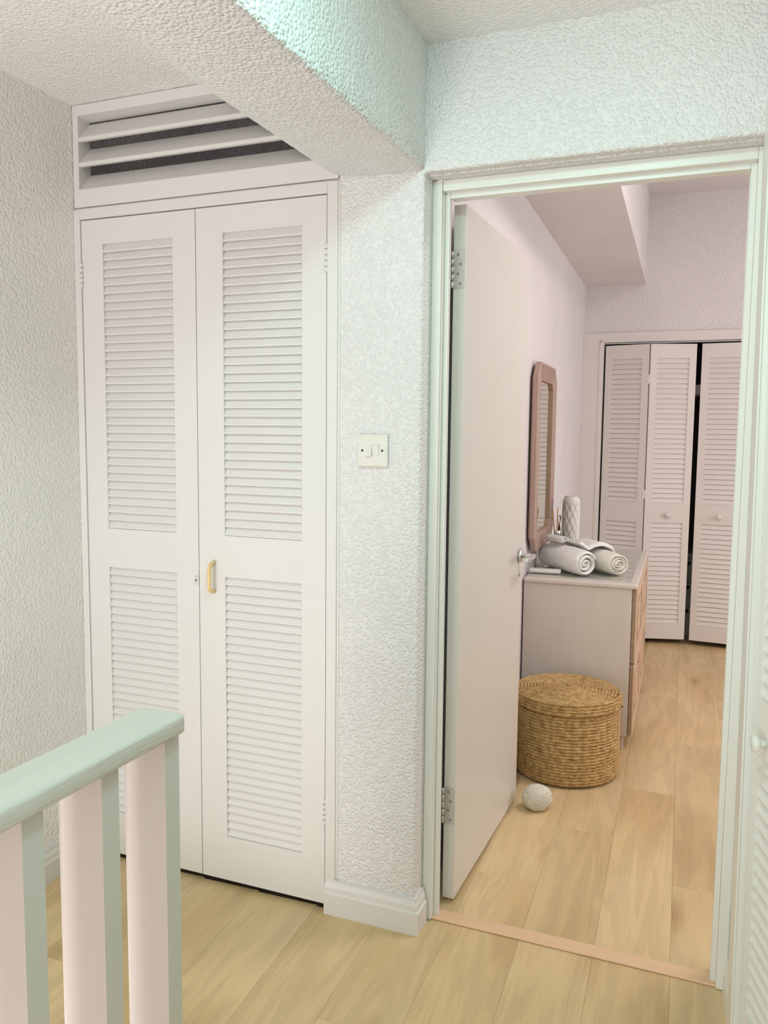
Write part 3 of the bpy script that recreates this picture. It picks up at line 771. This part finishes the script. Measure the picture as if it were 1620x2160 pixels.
# ================================================================== BASKET
bk = thing('rope_basket', bw(-0.473, 1.185), AB); tag(bk, 'round coiled seagrass basket with lid on the bedroom floor', 'basket')
def coil(mb, turns, rfun, zfun, rr, tw=70, seg=170, n=8):
    tot = int(turns*seg); v0 = len(mb.v)
    for i in range(tot+1):
        t = i/seg; th = 2*math.pi*t; R = rfun(t); z = zfun(t)
        c, s_ = math.cos(th), math.sin(th)
        wob = noise.noise(Vector((c*3, s_*3, z*60+t*0.3)))*0.0012
        for k in range(n):
            ph = 2*math.pi*k/n
            q = rr*(1.06+0.22*math.sin(2*ph + th*tw/2.0))
            mb.v.append(((R+wob+q*math.cos(ph))*c, (R+wob+q*math.cos(ph))*s_, z+wob*0.5+q*math.sin(ph)))
    for i in range(tot):
        for k in range(n):
            mb.f.append((v0+i*n+k, v0+i*n+(k+1) % n, v0+(i+1)*n+(k+1) % n, v0+(i+1)*n+k)); mb.mi.append(0); mb.sm.append(True)
RB = 0.197; rr = 0.0064; rows = 22; dz_ = 0.0122
mb = MB()
coil(mb, rows, lambda t: RB + 0.004*math.sin(min(1, t/rows)*math.pi) - (0.006*max(0, 1-t/1.5)), lambda t: rr+t*dz_, rr, tw=64)
mb.lathe([(RB-0.008, 0.004), (RB-0.004, 0.02), (RB-0.003, 0.27), (RB-0.012, 0.285)], (0, 0, 0), 48)
mb.build('body', M['rope'], bk)
mb = MB(); RL = 0.208; zl = 0.278
coil(mb, 4, lambda t: RL-0.001*t, lambda t: zl+rr+t*0.0118, rr, tw=64)
nt_ = 15.5
coil(mb, nt_, lambda t: max(0.004, RL-0.008-t*0.0127), lambda t: zl+0.051+0.012*(min(1, t/nt_))**0.7, rr*0.98, tw=56, seg=130)
mb.lathe([(RL-0.006, zl+0.002), (RL-0.004, zl+0.045), (RL-0.02, zl+0.050), (0.10, zl+0.057), (0.004, zl+0.061)], (0, 0, 0), 48)
lid = mb.build('lid', M['rope'], bk)

# ================================================================== CORAL STONE
me = bpy.data.meshes.new('coral_stone'); bm = bmesh.new(); bmesh.ops.create_icosphere(bm, subdivisions=6, radius=1.0)
for v in bm.verts:
    p = v.co.copy()
    warp = Vector((noise.noise(p*2.1), noise.noise(p*2.1+Vector((7, 3, 1))), noise.noise(p*2.1+Vector((1, 9, 4)))))
    h = noise.noise(p*3.8 + warp*1.2)
    rid = 1-abs(math.sin(h*15.0)); rid = rid**1.2
    k = 1.0 + 0.11*rid - 0.05 + 0.07*noise.noise(p*1.1+Vector((3, 3, 3)))
    v.co = Vector((p.x*0.053*k, p.y*0.046*k, p.z*0.0475*k))
    if v.co.z < -0.040: v.co.z = -0.040 + (v.co.z+0.040)*0.3
zmin = min(v.co.z for v in bm.verts)
for v in bm.verts: v.co.z -= zmin
for f in bm.faces: f.smooth = True
bm.to_mesh(me); bm.free(); me.materials.append(M['coral'])
o = obj('coral_stone', me); o.location = bw(-0.523, 0.785); o.rotation_euler = (0.0, 0.06, 0.5)
tag(o, 'white brain-coral ball used as a doorstop beside the basket', 'coral')

# ================================================================== TOWELS
def roll(name, centre, direction, length, R, mat, label, turns=4.2, flat_=0.86, seed=1):
    """a towel rolled into a spiral; axis along direction, lying on z=0 of its base"""
    mb = MB(); seg = 40; th = R/(turns+0.55)*0.93
    n = int(turns*seg); pts_i = []; pts_o = []
    for i in range(n+1):
        t = i/seg; r = R - th*0.5 - (R-th*0.9)*(1-i/n) if False else th*0.35 + (R-th*0.35)*(i/n)
        a = 2*math.pi*t + seed
        wob = 1+0.05*noise.noise(Vector((math.cos(a)*1.2+seed, math.sin(a)*1.2, t*0.4)))
        q = Vector((math.cos(a), math.sin(a)))
        pts_o.append(q*r*wob); pts_i.append(q*max(0.001, (r-th*0.84))*wob)
    if True:
        m = 9; rows_ = []
        loop = pts_o + list(reversed(pts_i)); nl = len(loop)
        vs = []
        for j in range(m+1):
            s = j/m; ex = (s-0.5)*length
            bulge = 1.0 - 0.10*abs(2*s-1)**4
            for idx, p in enumerate(loop):
                fr = idx/len(pts_o) if idx < len(pts_o) else (nl-1-idx)/len(pts_o)
                off = 0.012*noise.noise(Vector((fr*5+seed, 0.7, s*0.5))) * (1 if j in (0, m) else 0.4)
                vs.append((p.x*bulge, ex+off*(1 if s > 0.5 else -1), p.y*bulge*flat_))
        zmin = min(v[2] for v in vs)
        vs = [(v[0], v[1], max(v[2]-zmin, 0.0)) for v in vs]
        fs = []
        for j in range(m):
            for k in range(nl): fs.append((j*nl+k, j*nl+(k+1) % nl, (j+1)*nl+(k+1) % nl, (j+1)*nl+k))
        mb.add(vs, fs, 0, True)
        no = len(pts_o)
        for base in (0, m*nl):
            mb.add(vs, [(base+i, base+i+1, base+nl-2-i, base+nl-1-i) for i in range(no-1)], 0, False)
    o = mb.build(name, mat); o.location = centre
    d = Vector(direction); o.rotation_euler = (0, 0, math.atan2(-d.x, d.y))
    sb = o.modifiers.new('soft', 'SUBSURF'); sb.levels = 1; sb.render_levels = 1
    tag(o, label, 'towel', 'rolled towels on the dresser')
    return o
dirv = Vector((CA*0.21 - SA*(-0.245), SA*0.21 + CA*(-0.245), 0)).normalized()
c1 = bw(-0.555, 1.665, ZG)
roll('rolled_towel', c1, dirv, 0.315, 0.068, M['towel'], 'thick white towel roll lying nearest the remote on the dresser', 3.1, 0.95, 2.2)
c2 = bw(-0.415, 1.735, ZG)
roll('rolled_towel', c2, dirv, 0.29, 0.068, M['towel_c'], 'cream towel roll with a tight spiral end near the dresser edge', 4.6, 0.80, 4.0)
# folded hand towel draped over the two rolls
mb = MB(); nx_, ny_ = 36, 22; th = 0.017
def drape(u, v_):
    # u across the rolls (0..1), v along the rolls (0..1)
    a = 0.018 + u*0.168
    h1 = math.sqrt(max(0.0, 0.066**2-(a*0.98)**2))*0.95+0.058 if abs(a) < 0.066 else 0.045
    d2 = a-0.120
    h2 = math.sqrt(max(0.0, 0.072**2-d2**2))*0.80+0.052 if abs(d2) < 0.072 else 0.045
    h = max(h1, h2); 
    return a, h
# smooth heights
hs = []
for i in range(nx_+1):
    a, h = drape(i/nx_, 0); hs.append(h)
for _ in range(5): hs = [hs[0]] + [(hs[i-1]+hs[i]*2+hs[i+1])/4 for i in range(1, nx_)] + [hs[-1]]
vs = []
for s_ in (1, 0):
    for i in range(nx_+1):
        for j in range(ny_+1):
            u = i/nx_; v_ = j/ny_
            a = 0.018+u*0.168; y = -0.075+v_*0.165 - 0.03*u
            w_ = 0.003*noise.noise(Vector((a*30, y*18, 2.0)))
            h = max(hs[i], 0.086-0.02*u) + 0.010 + w_
            ed = min(i, nx_-i)/3.0; ed2 = min(j, ny_-j)/2.0
            k = min(1.0, ed, ed2)
            k = math.sqrt(max(0, 1-(1-k)**2))
            vs.append((a, y, h + (th*(0.35+0.65*k) if s_ else 0.0)))
fs = []; W = ny_+1; off = (nx_+1)*W
for i in range(nx_):
    for j in range(ny_):
        q = i*W+j; fs.append((q, q+W, q+W+1, q+1)); fs.append((off+q, off+q+1, off+q+W+1, off+q+W))
for i in range(nx_):
    fs.append((i*W, off+i*W, off+(i+1)*W, (i+1)*W)); fs.append((i*W+ny_, (i+1)*W+ny_, off+(i+1)*W+ny_, off+i*W+ny_))
for j in range(ny_):
    fs.append((j, j+1, off+j+1, off+j)); q = nx_*W+j; fs.append((q, off+q, off+q+1, q+1))
mb.add(vs, fs, 0, True)
tw = mb.build('folded_towel', M['towel']); tw.location = c1 + Vector((0, 0, 0.0)); tw.rotation_euler = (0, 0, math.atan2(-dirv.x, dirv.y)+math.pi)
tw.rotation_euler = (0, 0, math.atan2(dirv.x, -dirv.y))
tag(tw, 'folded white hand towel draped over the two towel rolls', 'towel')
fc = roll('rolled_facecloth', c1 - dirv*0.062 - Vector((0.75, 0.66, 0))*0.018 + Vector((0, 0, 0.1225)), Vector((dirv.x*0.9+0.25, dirv.y, 0)), 0.115, 0.0235, M['towel'], 'small rolled white facecloth on top of the towel rolls', 2.4, 0.9, 1.0)
del fc['group']

# ================================================================== REMOTE
rm = thing('remote_control', bw(-0.632, 1.5775, ZG), AB+math.radians(2)); tag(rm, 'slim white remote control lying on the glass dresser top', 'remote')
MB().box(-0.072, 0.066, -0.026, 0.022, 0.0, 0.017).build('casing', M['remote'], rm, bevel=0.006, seg=3)
MB().box(-0.058, -0.02, -0.014, 0.012, 0.0165, 0.0185).build('display', M['button'], rm, bevel=0.001, seg=1)
for k in range(6):
    MB().box(-0.010+(k % 3)*0.02, 0.002+(k % 3)*0.02, -0.014+(k//3)*0.015, -0.005+(k//3)*0.015, 0.0165, 0.0182).build('button', M['button'], rm, bevel=0.001, seg=1)

# ================================================================== VASE
vs_ = thing('carved_vase', bw(-0.585, 2.02, ZG), AB); tag(vs_, 'tall white ceramic vase carved with a lattice, by the wardrobe', 'vase')
mb = MB(); nn = 144; nz_ = 96; Hh = 0.312; R0 = 0.0415; NL = 18; per = 0.064
vs = []
for j in range(nz_+1):
    z = Hh*j/nz_
    if z < 0.012: base = R0-0.004*(1-z/0.012)
    elif z > Hh-0.024: base = R0 - 0.0105*((z-(Hh-0.024))/0.024)**1.1
    else: base = R0
    for i in range(nn):
        u = i/nn*NL
        dmin = 9
        kk = math.floor(u)
        for k in (kk-1, kk, kk+1, kk+2):
            cx_ = k + 0.5 + 0.40*(1 if k % 2 == 0 else -1)*math.cos(2*math.pi*z/per)
            dmin = min(dmin, abs(u-cx_))
        g = 0.0 if (z > Hh-0.034 or z < 0.01) else -0.0034*math.exp(-(dmin/0.13)**2) + 0.0026*min(1, dmin)
        r = base+g; t = 2*math.pi*i/nn
        vs.append((r*math.cos(t), r*math.sin(t), z))
fs = [(j*nn+i, j*nn+(i+1) % nn, (j+1)*nn+(i+1) % nn, (j+1)*nn+i) for j in range(nz_) for i in range(nn)]
mb.add(vs, fs, 0, True); mb.add(vs, [tuple(range(nn-1, -1, -1))], 0)
mb.lathe([(0.031, Hh), (0.027, Hh), (0.0255, Hh-0.02), (0.024, 0.2), (0.001, 0.19)], (0, 0, 0), 40)
mb.build('vase_body', M['ceramic'], vs_)

# ================================================================== REED DIFFUSER
df = thing('reed_diffuser', bw(-0.632, 1.905, ZG), AB); tag(df, 'reed diffuser with orange sticks and a metal collar between mirror and vase', 'diffuser')
MB().lathe([(0.0, 0.0), (0.033, 0.0), (0.035, 0.004), (0.035, 0.118), (0.031, 0.128), (0.017, 0.133), (0.016, 0.136), (0.0, 0.136)], (0, 0, 0), 28).build('bottle', M['amber'], df)
MB().lathe([(0.0, 0.134), (0.0165, 0.134), (0.017, 0.136), (0.017, 0.152), (0.0155, 0.154), (0.0, 0.154)], (0, 0, 0), 24).build('collar', M['steel'], df)
for (tx, ty, tz, r) in ((-0.026, 0.0, 0.258, 0.0026), (-0.004, 0.01, 0.262, 0.0024), (0.0, -0.014, 0.21, 0.0034)):
    MB().cyl((tx*0.1, ty*0.1, 0.02), (tx, ty, tz), r, n=8).build('reed', M['reed'], df)
MB().tube([(0.004, 0.004, 0.14), (0.008, 0.006, 0.18), (0.010, 0.006, 0.215), (0.0075, 0.006, 0.225)], 0.0062, 10, squash=0.6).build('dark_stick', M['dark'], df)
MB().cyl((0.024, -0.006, 0.11), (0.006, -0.004, 0.222), 0.0028, n=8).build('pale_stick', M['remote'], df)
